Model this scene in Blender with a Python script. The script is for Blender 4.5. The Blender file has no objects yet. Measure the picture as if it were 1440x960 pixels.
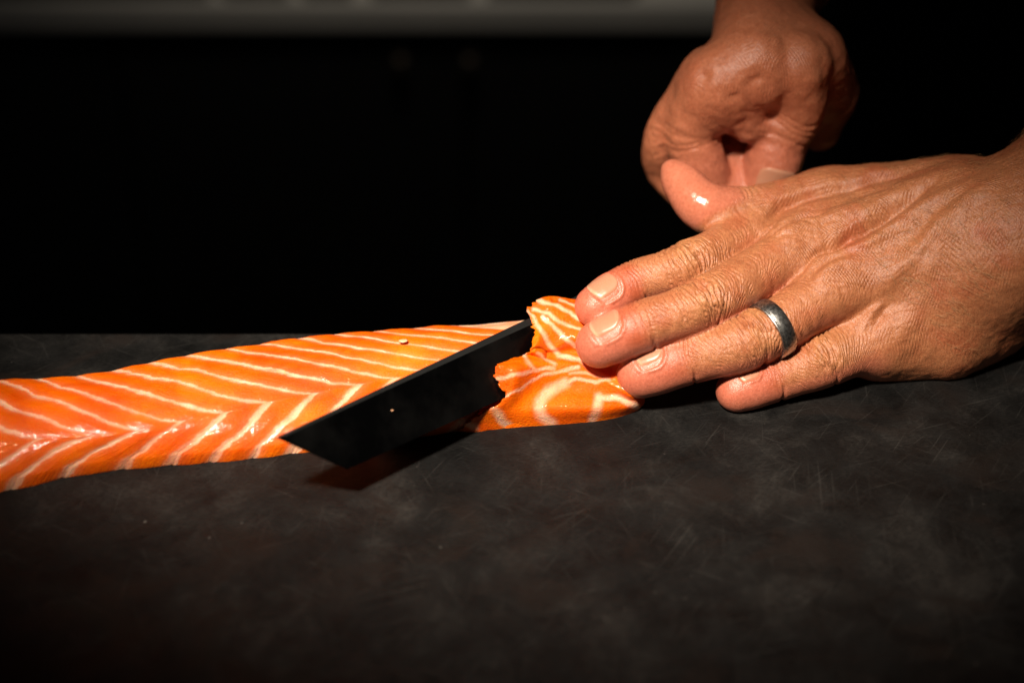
import bpy, math, random
import numpy as np
from mathutils import Vector

random.seed(7)
rng = np.random.default_rng(7)
scene = bpy.context.scene
MM = 0.001

# ------------------------------------------------------------------ camera
ELEV = math.radians(35.0)
DIST = 800.0
FPX = 2800.0                      # focal length in pixels of a 1440 px wide frame
CAM = np.array([0.0, -DIST * math.cos(ELEV), DIST * math.sin(ELEV)])
FWD = -CAM / DIST
RGT = np.array([1.0, 0.0, 0.0])
UPV = np.cross(RGT, FWD)

cd = bpy.data.cameras.new("camera")
cd.sensor_width = 36.0
cd.lens = 70.0
cd.clip_start = 0.02
cd.clip_end = 30.0
cam = bpy.data.objects.new("camera", cd)
scene.collection.objects.link(cam)
cam.location = Vector(CAM * MM)
cam.rotation_euler = (math.pi / 2 - ELEV, 0, 0)
scene.camera = cam
cd.dof.use_dof = True
cd.dof.focus_distance = 0.757
cd.dof.aperture_fstop = 4.0

# ------------------------------------------------------------------ light, world, exposure
world = bpy.data.worlds.new("World")
scene.world = world
world.use_nodes = True
bg = world.node_tree.nodes["Background"]
bg.inputs[0].default_value = (0.75, 0.85, 1.0, 1)
bg.inputs[1].default_value = 0.007

def spot(name, loc, target, power, size, cone, blend, color):
    d = bpy.data.lights.new(name, 'SPOT')
    d.energy = power
    d.shadow_soft_size = size
    d.spot_size = math.radians(cone)
    d.spot_blend = blend
    d.color = color
    o = bpy.data.objects.new(name, d)
    scene.collection.objects.link(o)
    o.location = loc
    o.rotation_euler = (Vector(target) - Vector(loc)).to_track_quat('-Z', 'Y').to_euler()
    return o

lamp = spot("task_lamp", (-0.21, -0.50, 0.86), (-0.012, -0.020, 0.02), 122.0, 0.055, 21.0, 1.0, (1.0, 0.90, 0.76))
lamp.scale = (1.6, 1.0, 1.0)
spot("counter_edge_fill", (-0.05, 0.50, 0.45), (-0.02, 0.72, -0.20), 4.0, 0.05, 74.0, 1.0, (1.0, 0.88, 0.72))  # added fill light, only there to brighten the grey counter edge

vs = scene.view_settings
vs.view_transform = 'Standard'
vs.look = 'None'
vs.exposure = 0.0
vs.gamma = 1.0

# ------------------------------------------------------------------ helpers
def ray(x, y):
    d = FWD + RGT * (x - 720) / FPX - UPV * (y - 480) / FPX
    return d / np.linalg.norm(d)

def P(x, y, z=0.0):
    """point of the place at height z (mm) seen at picture position x, y"""
    d = ray(x, y)
    return CAM + d * (z - CAM[2]) / d[2]

def PY(x, y, Y):
    d = ray(x, y)
    return CAM + d * (Y - CAM[1]) / d[1]

def proj(p):
    v = np.asarray(p, float) - CAM
    w = v @ FWD
    return 720 + FPX * (v @ RGT) / w, 480 - FPX * (v @ UPV) / w

def sstep(a, b, x):
    t = np.clip((x - a) / (b - a), 0, 1)
    return t * t * (3 - 2 * t)

def _hash(ix, iy, iz, s):
    h = (ix.astype(np.uint32) * np.uint32(374761393) + iy.astype(np.uint32) * np.uint32(668265263)
         + iz.astype(np.uint32) * np.uint32(2147483647 & 1274126177) + np.uint32(s * 974634777 & 0xffffffff))
    h = (h ^ (h >> np.uint32(13))) * np.uint32(1274126177)
    h = h ^ (h >> np.uint32(16))
    return (h & np.uint32(0xffff)).astype(np.float32) / 32767.5 - 1.0

def noise(p, seed=0):
    """value noise -1..1, p: (n,3)"""
    p = np.asarray(p, np.float32)
    i = np.floor(p).astype(np.int64)
    f = p - i
    f = f * f * f * (f * (f * 6 - 15) + 10)
    r = 0
    for dx in (0, 1):
        wx = f[:, 0] if dx else 1 - f[:, 0]
        for dy in (0, 1):
            wy = f[:, 1] if dy else 1 - f[:, 1]
            for dz in (0, 1):
                wz = f[:, 2] if dz else 1 - f[:, 2]
                r = r + wx * wy * wz * _hash(i[:, 0] + dx, i[:, 1] + dy, i[:, 2] + dz, seed + 1)
    return r

def fbm(p, seed=0, n=3):
    r = 0; a = 1.0; p = np.asarray(p, np.float32)
    for k in range(n):
        r = r + a * noise(p * 2 ** k + 13.7 * k, seed + k); a *= 0.5
    return r / 1.6

def smin(a, b, k):
    h = np.maximum(k - np.abs(a - b), 0) / k
    return np.minimum(a, b) - h * h * k * 0.25

def catmull(pts, n):
    pts = np.asarray(pts, float)
    e = np.vstack([2 * pts[0] - pts[1], pts, 2 * pts[-1] - pts[-2]])
    out = []
    for i in range(len(pts) - 1):
        p0, p1, p2, p3 = e[i:i + 4]
        for t in np.linspace(0, 1, n, endpoint=False):
            out.append(0.5 * (2 * p1 + (p2 - p0) * t + (2 * p0 - 5 * p1 + 4 * p2 - p3) * t ** 2 + (3 * p1 - p0 - 3 * p2 + p3) * t ** 3))
    out.append(pts[-1])
    return np.array(out)

class Field:
    """signed distance grid"""
    def __init__(s, lo, hi, h):
        s.lo = np.array(lo, float); s.h = h
        s.n = np.ceil((np.array(hi) - s.lo) / h).astype(int) + 1
        s.ax = [s.lo[i] + h * np.arange(s.n[i]) for i in range(3)]
        s.v = np.full(s.n, 50.0, np.float32)
    def chain(s, pts, rad, out=None, pad=16.0):
        """distance to a chain of tapered capsules"""
        out = np.full(s.n, 50.0, np.float32) if out is None else out
        for i in range(len(pts) - 1):
            a, b = np.array(pts[i], float), np.array(pts[i + 1], float)
            ra, rb = rad[i], rad[i + 1]
            m = max(ra, rb) + pad
            i0 = np.clip(np.floor((np.minimum(a, b) - m - s.lo) / s.h).astype(int), 0, s.n)
            i1 = np.clip(np.ceil((np.maximum(a, b) + m - s.lo) / s.h).astype(int) + 1, 0, s.n)
            if np.any(i1 <= i0): continue
            X = s.ax[0][i0[0]:i1[0]][:, None, None].astype(np.float32); Y = s.ax[1][i0[1]:i1[1]][None, :, None].astype(np.float32); Z = s.ax[2][i0[2]:i1[2]][None, None, :].astype(np.float32)
            ba = b - a; L = max(ba @ ba, 1e-9)
            t = np.clip(((X - a[0]) * ba[0] + (Y - a[1]) * ba[1] + (Z - a[2]) * ba[2]) / L, 0, 1)
            d = np.sqrt((X - a[0] - t * ba[0]) ** 2 + (Y - a[1] - t * ba[1]) ** 2 + (Z - a[2] - t * ba[2]) ** 2) - (ra + (rb - ra) * t)
            sl = tuple(slice(i0[k], i1[k]) for k in range(3))
            out[sl] = np.minimum(out[sl], d)
        return out
    def add(s, d, k):
        s.v = smin(s.v, d, k)
    def mesh(s):
        """surface nets -> verts, quads"""
        v = s.v; ins = v < 0
        nx, ny, nz = s.n
        c = np.zeros((nx - 1, ny - 1, nz - 1), np.int8)
        for dx in (0, 1):
            for dy in (0, 1):
                for dz in (0, 1):
                    c += ins[dx:nx - 1 + dx, dy:ny - 1 + dy, dz:nz - 1 + dz]
        act = (c > 0) & (c < 8)
        idx = np.full(act.shape, -1, np.int64)
        cells = np.argwhere(act)
        idx[act] = np.arange(len(cells))
        acc = np.zeros((len(cells), 3)); cnt = np.zeros(len(cells))
        cor = {}
        for dx in (0, 1):
            for dy in (0, 1):
                for dz in (0, 1):
                    cor[dx, dy, dz] = v[cells[:, 0] + dx, cells[:, 1] + dy, cells[:, 2] + dz].astype(float)
        for a in cor:
            for ax in range(3):
                if a[ax]: continue
                b = list(a); b[ax] = 1; b = tuple(b)
                va, vb = cor[a], cor[b]
                m = (va < 0) != (vb < 0)
                t = np.where(m, va / np.where(m, va - vb, 1), 0)
                p = np.tile(np.array(a, float), (len(cells), 1)); p[:, ax] = t
                acc[m] += p[m]; cnt[m] += 1
        verts = s.lo + s.h * (cells + acc / cnt[:, None])
        quads = []
        for ax in range(3):
            o = [k for k in range(3) if k != ax]
            sl0 = [slice(None)] * 3; sl1 = [slice(None)] * 3
            sl0[ax] = slice(0, -1); sl1[ax] = slice(1, None)
            A = ins[tuple(sl0)]; B = ins[tuple(sl1)]
            e = np.argwhere(A != B)
            e = e[(e[:, o[0]] > 0) & (e[:, o[1]] > 0) & (e[:, o[0]] < s.n[o[0]] - 1) & (e[:, o[1]] < s.n[o[1]] - 1)]
            fl = A[tuple(e.T)]
            def g(d0, d1):
                q = e.copy(); q[:, o[0]] -= d0; q[:, o[1]] -= d1
                return idx[tuple(q.T)]
            q = np.stack([g(1, 1), g(0, 1), g(0, 0), g(1, 0)], 1)
            if ax == 1: fl = ~fl
            q[~fl] = q[~fl][:, ::-1]
            quads.append(q)
        return verts, np.vstack(quads)

def mesh_obj(name, verts, faces, mat=None, parent=None, smooth=True, scale=MM):
    me = bpy.data.meshes.new(name)
    verts = np.asarray(verts, float) * scale
    if isinstance(faces, np.ndarray):
        me.vertices.add(len(verts)); me.vertices.foreach_set('co', verts.ravel())
        k = faces.shape[1]
        me.loops.add(faces.size); me.polygons.add(len(faces))
        me.loops.foreach_set('vertex_index', faces.ravel().astype(np.int32))
        me.polygons.foreach_set('loop_start', np.arange(0, faces.size, k, dtype=np.int32))
        me.update(calc_edges=True); me.validate()
    else:
        me.from_pydata(verts.tolist(), [], faces); me.update()
    if smooth:
        me.polygons.foreach_set('use_smooth', np.ones(len(me.polygons), bool))
    if mat: me.materials.append(mat)
    o = bpy.data.objects.new(name, me)
    scene.collection.objects.link(o)
    if parent: o.parent = parent
    return o

def tag(o, label=None, cat=None, group=None, kind=None):
    if label: o['label'] = label
    if cat: o['category'] = cat
    if group: o['group'] = group
    if kind: o['kind'] = kind
    return o

def empty(name, loc=(0, 0, 0)):
    o = bpy.data.objects.new(name, None)
    scene.collection.objects.link(o)
    o.location = loc
    return o

def subdivide(verts, quads, levels, smooth_it=0):
    o = mesh_obj("temp", verts, quads, scale=1.0)
    if smooth_it:
        m = o.modifiers.new("s", 'SMOOTH'); m.iterations = smooth_it; m.factor = 0.5
    m = o.modifiers.new("d", 'SUBSURF'); m.levels = levels; m.subdivision_type = 'CATMULL_CLARK'
    dg = bpy.context.evaluated_depsgraph_get()
    me = bpy.data.meshes.new_from_object(o.evaluated_get(dg))
    v = np.zeros(len(me.vertices) * 3); me.vertices.foreach_get('co', v)
    nr = np.zeros(len(me.vertices) * 3, np.float32); me.vertices.foreach_get('normal', nr)
    f = np.zeros(len(me.loops), np.int32); me.loops.foreach_get('vertex_index', f)
    q = f.reshape(-1, 4)
    old = o.data
    bpy.data.objects.remove(o); bpy.data.meshes.remove(old); bpy.data.meshes.remove(me)
    return v.reshape(-1, 3), q, nr.reshape(-1, 3).astype(float)

def attr_color(me, name, rgb):
    a = me.attributes.new(name, 'FLOAT_COLOR', 'POINT')
    c = np.ones((len(rgb), 4), np.float32); c[:, :3] = rgb
    a.data.foreach_set('color', c.ravel())

def attr_vec(me, name, v):
    a = me.attributes.new(name, 'FLOAT_VECTOR', 'POINT')
    a.data.foreach_set('vector', np.asarray(v, np.float32).ravel())

def attr_f(me, name, v):
    a = me.attributes.new(name, 'FLOAT', 'POINT')
    a.data.foreach_set('value', np.asarray(v, np.float32).ravel())

# ------------------------------------------------------------------ materials
class M:
    def __init__(s, name):
        s.m = bpy.data.materials.new(name); s.m.use_nodes = True
        s.t = s.m.node_tree; s.b = s.t.nodes['Principled BSDF']
    def n(s, typ, **kw):
        nd = s.t.nodes.new(typ)
        for k, v in kw.items():
            if k.startswith('i_'):
                nd.inputs[int(k[2:]) if k[2:].isdigit() else k[2:].replace('_', ' ')].default_value = v
            else: setattr(nd, k, v)
        return nd
    def l(s, a, b): s.t.links.new(a, b)
    def set(s, **kw):
        for k, v in kw.items(): s.b.inputs[k.replace('_', ' ')].default_value = v
    def attr(s, name): return s.n('ShaderNodeAttribute', attribute_name=name)
    def math(s, op, a, b=None, c=None, clamp=False):
        nd = s.n('ShaderNodeMath', operation=op, use_clamp=clamp)
        for i, x in enumerate((a, b, c)):
            if x is None: continue
            if hasattr(x, 'links'): s.l(x, nd.inputs[i])
            else: nd.inputs[i].default_value = x
        return nd.outputs[0]
    def noise(s, scale, vec=None, detail=4, rough=0.55, dist=0.0):
        nd = s.n('ShaderNodeTexNoise'); nd.inputs['Scale'].default_value = scale
        nd.inputs['Detail'].default_value = detail; nd.inputs['Roughness'].default_value = rough; nd.inputs['Distortion'].default_value = dist
        if vec: s.l(vec, nd.inputs['Vector'])
        return nd.outputs['Fac']
    def ramp(s, fac, stops):
        nd = s.n('ShaderNodeValToRGB'); s.l(fac, nd.inputs[0])
        while len(nd.color_ramp.elements) > 1: nd.color_ramp.elements.remove(nd.color_ramp.elements[-1])
        for i, (p, c) in enumerate(stops):
            e = nd.color_ramp.elements[0] if i == 0 else nd.color_ramp.elements.new(p)
            e.position = p; e.color = (*c, 1) if len(c) == 3 else c
        return nd.outputs[0]
    def mix(s, fac, a, b, mode='MIX'):
        nd = s.n('ShaderNodeMix', data_type='RGBA', blend_type=mode)
        for sock, x in ((nd.inputs[0], fac), (nd.inputs[6], a), (nd.inputs[7], b)):
            if hasattr(x, 'links'): s.l(x, sock)
            elif isinstance(x, (int, float)): sock.default_value = x
            else: sock.default_value = (*x, 1)
        return nd.outputs[2]
    def coords(s, scale=(1, 1, 1), rot=(0, 0, 0), src='Object'):
        tc = s.n('ShaderNodeTexCoord'); mp = s.n('ShaderNodeMapping')
        mp.vector_type = 'TEXTURE'      # turn first, then stretch
        mp.inputs['Scale'].default_value = tuple(1.0 / x for x in scale); mp.inputs['Rotation'].default_value = rot
        s.l(tc.outputs[src], mp.inputs[0]); return mp.outputs[0]
    def bump(s, h, strength, dist, prev=None):
        nd = s.n('ShaderNodeBump'); nd.inputs['Strength'].default_value = strength; nd.inputs['Distance'].default_value = dist
        s.l(h, nd.inputs['Height'])
        if prev: s.l(prev, nd.inputs['Normal'])
        return nd.outputs[0]

def mat_skin():
    m = M("skin")
    col = m.attr("skin_color").outputs['Color']
    sk = m.attr("skin_coord").outputs['Vector']
    fc = m.attr("finger_coord").outputs['Vector']
    fm = m.attr("finger_mask").outputs['Fac']
    hm = m.attr("hand_mask").outputs['Fac']
    wet = m.attr("wet").outputs['Fac']
    def scaled(v, sc, rot=0.0):
        mp = m.n('ShaderNodeMapping'); mp.inputs['Scale'].default_value = sc; mp.inputs['Rotation'].default_value = (0, 0, rot)
        m.l(v, mp.inputs[0]); return mp.outputs[0]
    n1 = m.noise(0.16, sk, 5, 0.6)
    n2 = m.noise(0.9, sk, 3, 0.6)
    c = m.mix(m.math('MULTIPLY', n1, 0.45), col, (0.36, 0.085, 0.035), 'MIX')
    c = m.mix(0.55, c, m.ramp(n2, [(0.3, (0.6, 0.48, 0.42)), (0.7, (1.08, 1.06, 1.04))]), 'MULTIPLY')
    n4 = m.noise(2.0, scaled(sk, (1.0, 0.35, 0.6), 0.6), 3, 0.6)
    c = m.mix(m.math('MULTIPLY', m.math('SUBTRACT', 1.0, wet), 0.5), c, m.ramp(n4, [(0.35, (0.62, 0.5, 0.44)), (0.62, (1.1, 1.08, 1.05))]), 'MULTIPLY')
    m.l(c, m.b.inputs['Base Color'])
    m.set(Subsurface_Weight=0.12, Subsurface_Radius=(1.0, 0.35, 0.18), Subsurface_Scale=0.0012)
    m.b.inputs['Specular IOR Level'].default_value = 0.5
    m.l(m.math('SUBTRACT', m.math('ADD', m.math('MULTIPLY', n2, 0.15), 0.32), m.math('MULTIPLY', wet, 0.24)), m.b.inputs['Roughness'])
    dry = m.math('SUBTRACT', 1.0, m.math('MULTIPLY', wet, 0.75))
    def lines(vec, comp_scale, rot, period, warp, wscale, sharp, wst=(1, 0.4, 1)):
        """wavering parallel skin lines: 0 on top, 1 in the groove"""
        v = scaled(vec, comp_scale, rot)
        w = m.math('MULTIPLY', m.math('SUBTRACT', m.noise(wscale, scaled(vec, wst), 2, 0.5), 0.5), warp)
        sp = m.n('ShaderNodeSeparateXYZ'); m.l(v, sp.inputs[0])
        ph = m.math('ADD', m.math('MULTIPLY', sp.outputs[0], math.pi / period), w)
        return m.math('POWER', m.math('ABSOLUTE', m.math('COSINE', ph)), sharp)
    def patch(vec, sc, lo, gain):
        return m.math('MULTIPLY', m.math('SUBTRACT', m.noise(sc, vec, 3, 0.6), lo), gain, clamp=True)
    # finger lines
    fl = lines(fc, (1, 1, 1), 0.0, 1.5, 8.0, 0.20, 2.6)
    fl2 = lines(fc, (1, 1, 1), 0.0, 0.85, 9.0, 0.25, 2.4)
    h = m.math('MULTIPLY', m.math('MULTIPLY', fl, patch(fc, 0.22, 0.32, 3.5)), 1.0)
    h = m.math('ADD', h, m.math('MULTIPLY', m.math('MULTIPLY', fl2, patch(fc, 0.3, 0.42, 3.5)), 0.45))
    h = m.math('MULTIPLY', h, fm)
    # back of the hand: crossing lines
    a = m.math('MULTIPLY', lines(sk, (1, 1, 1), 0.62, 1.05, 9.0, 0.07, 3.6, (1, 1, 1)), patch(sk, 0.10, 0.44, 4.0))
    b = m.math('MULTIPLY', lines(sk, (1, 1, 1), -0.75, 0.95, 9.0, 0.07, 3.6, (1, 1, 1)), patch(sk, 0.12, 0.46, 4.0))
    d = m.math('MULTIPLY', lines(sk, (1, 1, 1), 1.35, 1.4, 9.0, 0.06, 2.8, (1, 1, 1)), patch(sk, 0.09, 0.48, 4.0))
    hh = m.math('MULTIPLY', m.math('ADD', m.math('ADD', a, b), m.math('MULTIPLY', d, 0.8)), hm)
    tot = m.math('MULTIPLY', m.math('ADD', h, m.math('MULTIPLY', hh, 0.85)), -1.0)
    b0 = m.bump(m.math('MULTIPLY', tot, dry), 1.0, 0.00024)
    vo = m.n('ShaderNodeTexVoronoi', feature='DISTANCE_TO_EDGE'); vo.inputs['Scale'].default_value = 1.15
    m.l(sk, vo.inputs['Vector'])
    vh = m.math('MINIMUM', vo.outputs['Distance'], 0.16)
    b1 = m.bump(m.math('MULTIPLY', vh, dry), 0.6, 0.0005, b0)
    n3 = m.noise(2.2, sk, 4, 0.65, 0.6)
    b2 = m.bump(m.math('MULTIPLY', n3, dry), 0.4, 0.0004, b1)
    m.l(b2, m.b.inputs['Normal'])
    return m.m

def mat_simple(name, col, rough, metal=0.0, var=0.0, scale=60, bump=0.0, bscale=300):
    m = M(name)
    m.set(Roughness=rough, Metallic=metal)
    co = m.coords()
    if var:
        n = m.noise(scale, co, 5)
        c = m.mix(n, tuple(x * (1 - var) for x in col), tuple(min(1, x * (1 + var)) for x in col))
        m.l(c, m.b.inputs['Base Color'])
    else: m.b.inputs['Base Color'].default_value = (*col, 1)
    if bump:
        m.l(m.bump(m.noise(bscale, co, 4), bump, 0.0005), m.b.inputs['Normal'])
    return m.m

def mat_salmon():
    m = M("salmon_flesh")
    a = m.attr("fat"); co = m.coords()
    fat = a.outputs['Fac']
    n = m.noise(140, co, 5, 0.6)
    n2 = m.noise(38, co, 5, 0.6, 0.4)
    flesh = m.ramp(n2, [(0.32, (0.60, 0.064, 0.0002)), (0.5, (0.73, 0.102, 0.0004)), (0.68, (0.85, 0.16, 0.0007))])
    f2 = m.math('ADD', fat, m.math('MULTIPLY', m.math('SUBTRACT', n, 0.5), m.math('MULTIPLY', fat, 0.5)), clamp=True)
    c = m.mix(f2, flesh, (0.82, 0.46, 0.29))
    m.l(c, m.b.inputs['Base Color'])
    m.set(Roughness=0.3, Subsurface_Weight=0.35, Subsurface_Radius=(1.0, 0.3, 0.06), Subsurface_Scale=0.004)
    m.b.inputs['Specular IOR Level'].default_value = 0.15
    m.b.inputs['Coat Weight'].default_value = 0.4; m.b.inputs['Coat Roughness'].default_value = 0.05
    fib = m.attr("fibre").outputs['Vector']
    b = m.bump(m.noise(1.0, fib, 4, 0.6), 0.5, 0.0008)
    b = m.bump(m.noise(1100, co, 3, 0.7), 0.6, 0.0006, b)
    cb = m.bump(m.noise(480, co, 3, 0.6), 1.0, 0.00034)
    m.l(cb, m.b.inputs['Coat Normal'])
    m.l(m.math('ADD', m.math('MULTIPLY', n, 0.3), 0.27), m.b.inputs['Roughness'])
    m.l(b, m.b.inputs['Normal'])
    return m.m

def mat_board():
    m = M("dark_board")
    co = m.coords()
    big = m.noise(26, co, 8, 0.7, 0.5)
    med = m.noise(60, co, 5, 0.6, 0.3)
    fine = m.noise(1100, m.coords((0.45, 1, 1), (0, 0, 0.15)), 4, 0.75)
    c = m.ramp(big, [(0.38, (0.0018, 0.0016, 0.0015)), (0.46, (0.0033, 0.0029, 0.0027)), (0.54, (0.0062, 0.0056, 0.0052)), (0.66, (0.0165, 0.0148, 0.0135))])
    c = m.mix(0.8, c, m.ramp(med, [(0.3, (0.40, 0.38, 0.37)), (0.7, (1.25, 1.2, 1.15))]), 'MULTIPLY')
    c = m.mix(0.8, c, m.ramp(fine, [(0.35, (0.3, 0.3, 0.3)), (0.65, (1.7, 1.7, 1.7))]), 'MULTIPLY')
    # stains: dark brown patches with a shape of their own
    st = m.noise(17, m.coords((1, 1.6, 1), (0, 0, 0.4)), 5, 0.6, 1.2)
    c = m.mix(m.math('MULTIPLY', m.math('SUBTRACT', st, 0.53), 8.0, clamp=True), c, (0.007, 0.0045, 0.0035))
    # knife scratches: short stretched noise crests in several directions
    for rot, sc, f in ((0.35, 0.9, 800), (-0.55, 1.0, 950), (1.05, 1.0, 900), (-1.15, 0.8, 1000), (1.5, 0.7, 850), (0.8, 0.8, 1100)):
        k0 = m.noise(f, m.coords((0.035, 1.0, 1.0), (0, 0, rot)), 2, 0.4, 0.15)
        k = m.math('MULTIPLY', m.math('SUBTRACT', k0, 0.665), 10.0, clamp=True)
        c = m.mix(m.math('MULTIPLY', k, 0.10 * sc), c, (0.11, 0.10, 0.09))
    sp = m.noise(380, co, 1, 0.3)
    c = m.mix(m.math('MULTIPLY', m.math('SUBTRACT', sp, 0.80), 10.0, clamp=True), c, (0.2, 0.18, 0.16))
    m.l(c, m.b.inputs['Base Color'])
    m.l(m.ramp(med, [(0.3, (0.5,) * 3), (0.7, (0.72,) * 3)]), m.b.inputs['Roughness'])
    m.b.inputs['Specular IOR Level'].default_value = 0.22
    b = m.bump(fine, 0.5, 0.0006)
    b = m.bump(med, 0.3, 0.001, b)
    m.l(b, m.b.inputs['Normal'])
    return m.m

def mat_blade():
    m = M("dark_blade_steel")
    co = m.coords((0.06, 1, 1))
    n = m.noise(900, co, 3, 0.6)
    sm = m.noise(40, m.coords(), 4, 0.6)
    c = m.ramp(sm, [(0.4, (0.004, 0.004, 0.0042)), (0.75, (0.02, 0.0196, 0.019))])
    m.l(c, m.b.inputs['Base Color'])
    m.set(Metallic=0.85, Roughness=0.25)
    m.l(m.math('ADD', m.math('MULTIPLY', sm, 0.25), 0.14), m.b.inputs['Roughness'])
    m.l(m.bump(n, 0.12, 0.0002), m.b.inputs['Normal'])
    return m.m

def mat_wood():
    m = M("handle_wood")
    n = m.noise(300, m.coords((0.08, 1, 1)), 4, 0.6)
    m.l(m.ramp(n, [(0.3, (0.13, 0.06, 0.018)), (0.7, (0.22, 0.115, 0.035))]), m.b.inputs['Base Color'])
    m.set(Roughness=0.55)
    return m.m

def mat_ring():
    m = M("brushed_ring_metal")
    n = m.noise(900, m.coords((1, 1, 1)), 3, 0.7)
    m.l(m.ramp(n, [(0.38, (0.20, 0.19, 0.18)), (0.62, (0.58, 0.555, 0.525))]), m.b.inputs['Base Color'])
    m.set(Metallic=1.0, Roughness=0.36)
    m.l(m.bump(n, 0.5, 0.0002), m.b.inputs['Normal'])
    return m.m

def mat_nail():
    m = M("fingernail")
    col = m.attr("skin_color").outputs['Color']
    m.l(col, m.b.inputs['Base Color'])
    sk = m.attr("skin_coord").outputs['Vector']
    mp = m.n('ShaderNodeMapping'); mp.inputs['Scale'].default_value = (0.06, 1.6, 1); m.l(sk, mp.inputs[0])
    m.l(m.bump(m.noise(1.0, mp.outputs[0], 3), 0.25, 0.0004), m.b.inputs['Normal'])
    m.set(Roughness=0.36, Subsurface_Weight=0.15, Subsurface_Radius=(1.0, 0.5, 0.3), Subsurface_Scale=0.002)
    return m.m

SKIN = mat_skin(); NAIL = mat_nail(); SALMON = mat_salmon()

# ------------------------------------------------------------------ the board, counter and background
def box(name, lo, hi, mat, parent=None, bevel=0.0):
    lo = np.array(lo, float); hi = np.array(hi, float)
    v = [(x, y, z) for x in (lo[0], hi[0]) for y in (lo[1], hi[1]) for z in (lo[2], hi[2])]
    f = [(0, 1, 3, 2), (4, 6, 7, 5), (0, 4, 5, 1), (2, 3, 7, 6), (0, 2, 6, 4), (1, 5, 7, 3)]
    o = mesh_obj(name, v, f, mat, parent, smooth=False)
    if bevel:
        b = o.modifiers.new("bevel", 'BEVEL'); b.width = bevel * MM; b.segments = 3
    return o

BOARD_FAR = 6.0
board = box("cutting_board", (-520, -330, -24), (520, BOARD_FAR, 0), mat_board(), bevel=1.2)
tag(board, "dark scratched matte cutting board under the salmon and the flat hand", "cutting board")

cnt = box("worktop", (-1200, -700, -64), (1200, 4, -24.4), mat_simple("black_worktop", (0.006, 0.006, 0.006), 0.6, var=0.4))
tag(cnt, kind='structure')
fl = box("floor", (-4000, -3000, -930), (4000, 3000, -900), mat_simple("dark_floor", (0.012, 0.012, 0.012), 0.8, var=0.3, scale=8))
tag(fl, kind='structure')
wl = box("wall", (-4000, 1400, -900), (4000, 1450, 2200), mat_simple("dark_wall", (0.01, 0.01, 0.01), 0.8, var=0.3, scale=8))
tag(wl, kind='structure')

cab = empty("back_cabinet", (0, 0.70, -0.90))
tag(cab, "black cabinet in the unlit background under a pale grey counter edge", "cabinet")
def cbox(name, lo, hi, mat, bevel=0.0):
    o = box(name, np.array(lo) - (0, 700, -900), np.array(hi) - (0, 700, -900), mat, cab, bevel)
    return o
zr0 = PY(500, 42, 700)[2]; zr1 = PY(500, 4, 700)[2]
BLK = mat_simple("black_cabinet_paint", (0.008, 0.008, 0.0085), 0.5, var=0.3)
cbox("carcass", (-900, 722, -900), (260, 1150, zr0 - 3), BLK)
for x0, x1 in ((-900, -302), (-298, -37), (-33, 258)):
    cbox("door", (x0, 703, -880), (x1, 721, zr0 - 8), BLK, 2)
GREY = mat_simple("pale_grey_counter_edge", (0.42, 0.41, 0.39), 0.5, var=0.12, scale=9)
cbox("counter_edge", (-900, 695, zr0), (300, 1150, zr1), GREY, 3)
SLOT = mat_simple("dark_tray", (0.03, 0.03, 0.03), 0.5)
for xa, xb in ((-560, -225), (-212, -166), (-154, -119), (-104, -32), (-18, 90)):
    cbox("tray", (xa, 702, zr1 + 0.3), (xb, 860, zr1 + 38), SLOT, 3)
KN = mat_simple("brown_knob", (0.03, 0.02, 0.012), 0.5)
for kx in (-84, -32):
    bm_pts = []
    o = cbox("knob", (kx - 5, 690, zr0 - 34), (kx + 5, 703, zr0 - 20), KN, 4)

# ------------------------------------------------------------------ knife
KT = P(390, 614, 34.0)                       # spine end at the tip
KH = P(930, 360, 28.0)                       # where the blade meets the handle
kd = (KH - KT) / np.linalg.norm(KH - KT)
KB = P(490, 660, 17.0)
ab = KB - KT
kw = ab - (ab @ kd) * kd
KW = np.linalg.norm(kw); kw = kw / KW        # across the blade, towards the cutting edge
kn = np.cross(kd, kw); kn = kn if kn[2] > 0 else -kn
TIPOFF = ab @ kd
BL = np.linalg.norm(KH - KT)

def blade_z(x, y):
    """height of the blade's plane at x, y"""
    return KT[2] - (kn[0] * (x - KT[0]) + kn[1] * (y - KT[1])) / kn[2]

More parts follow.
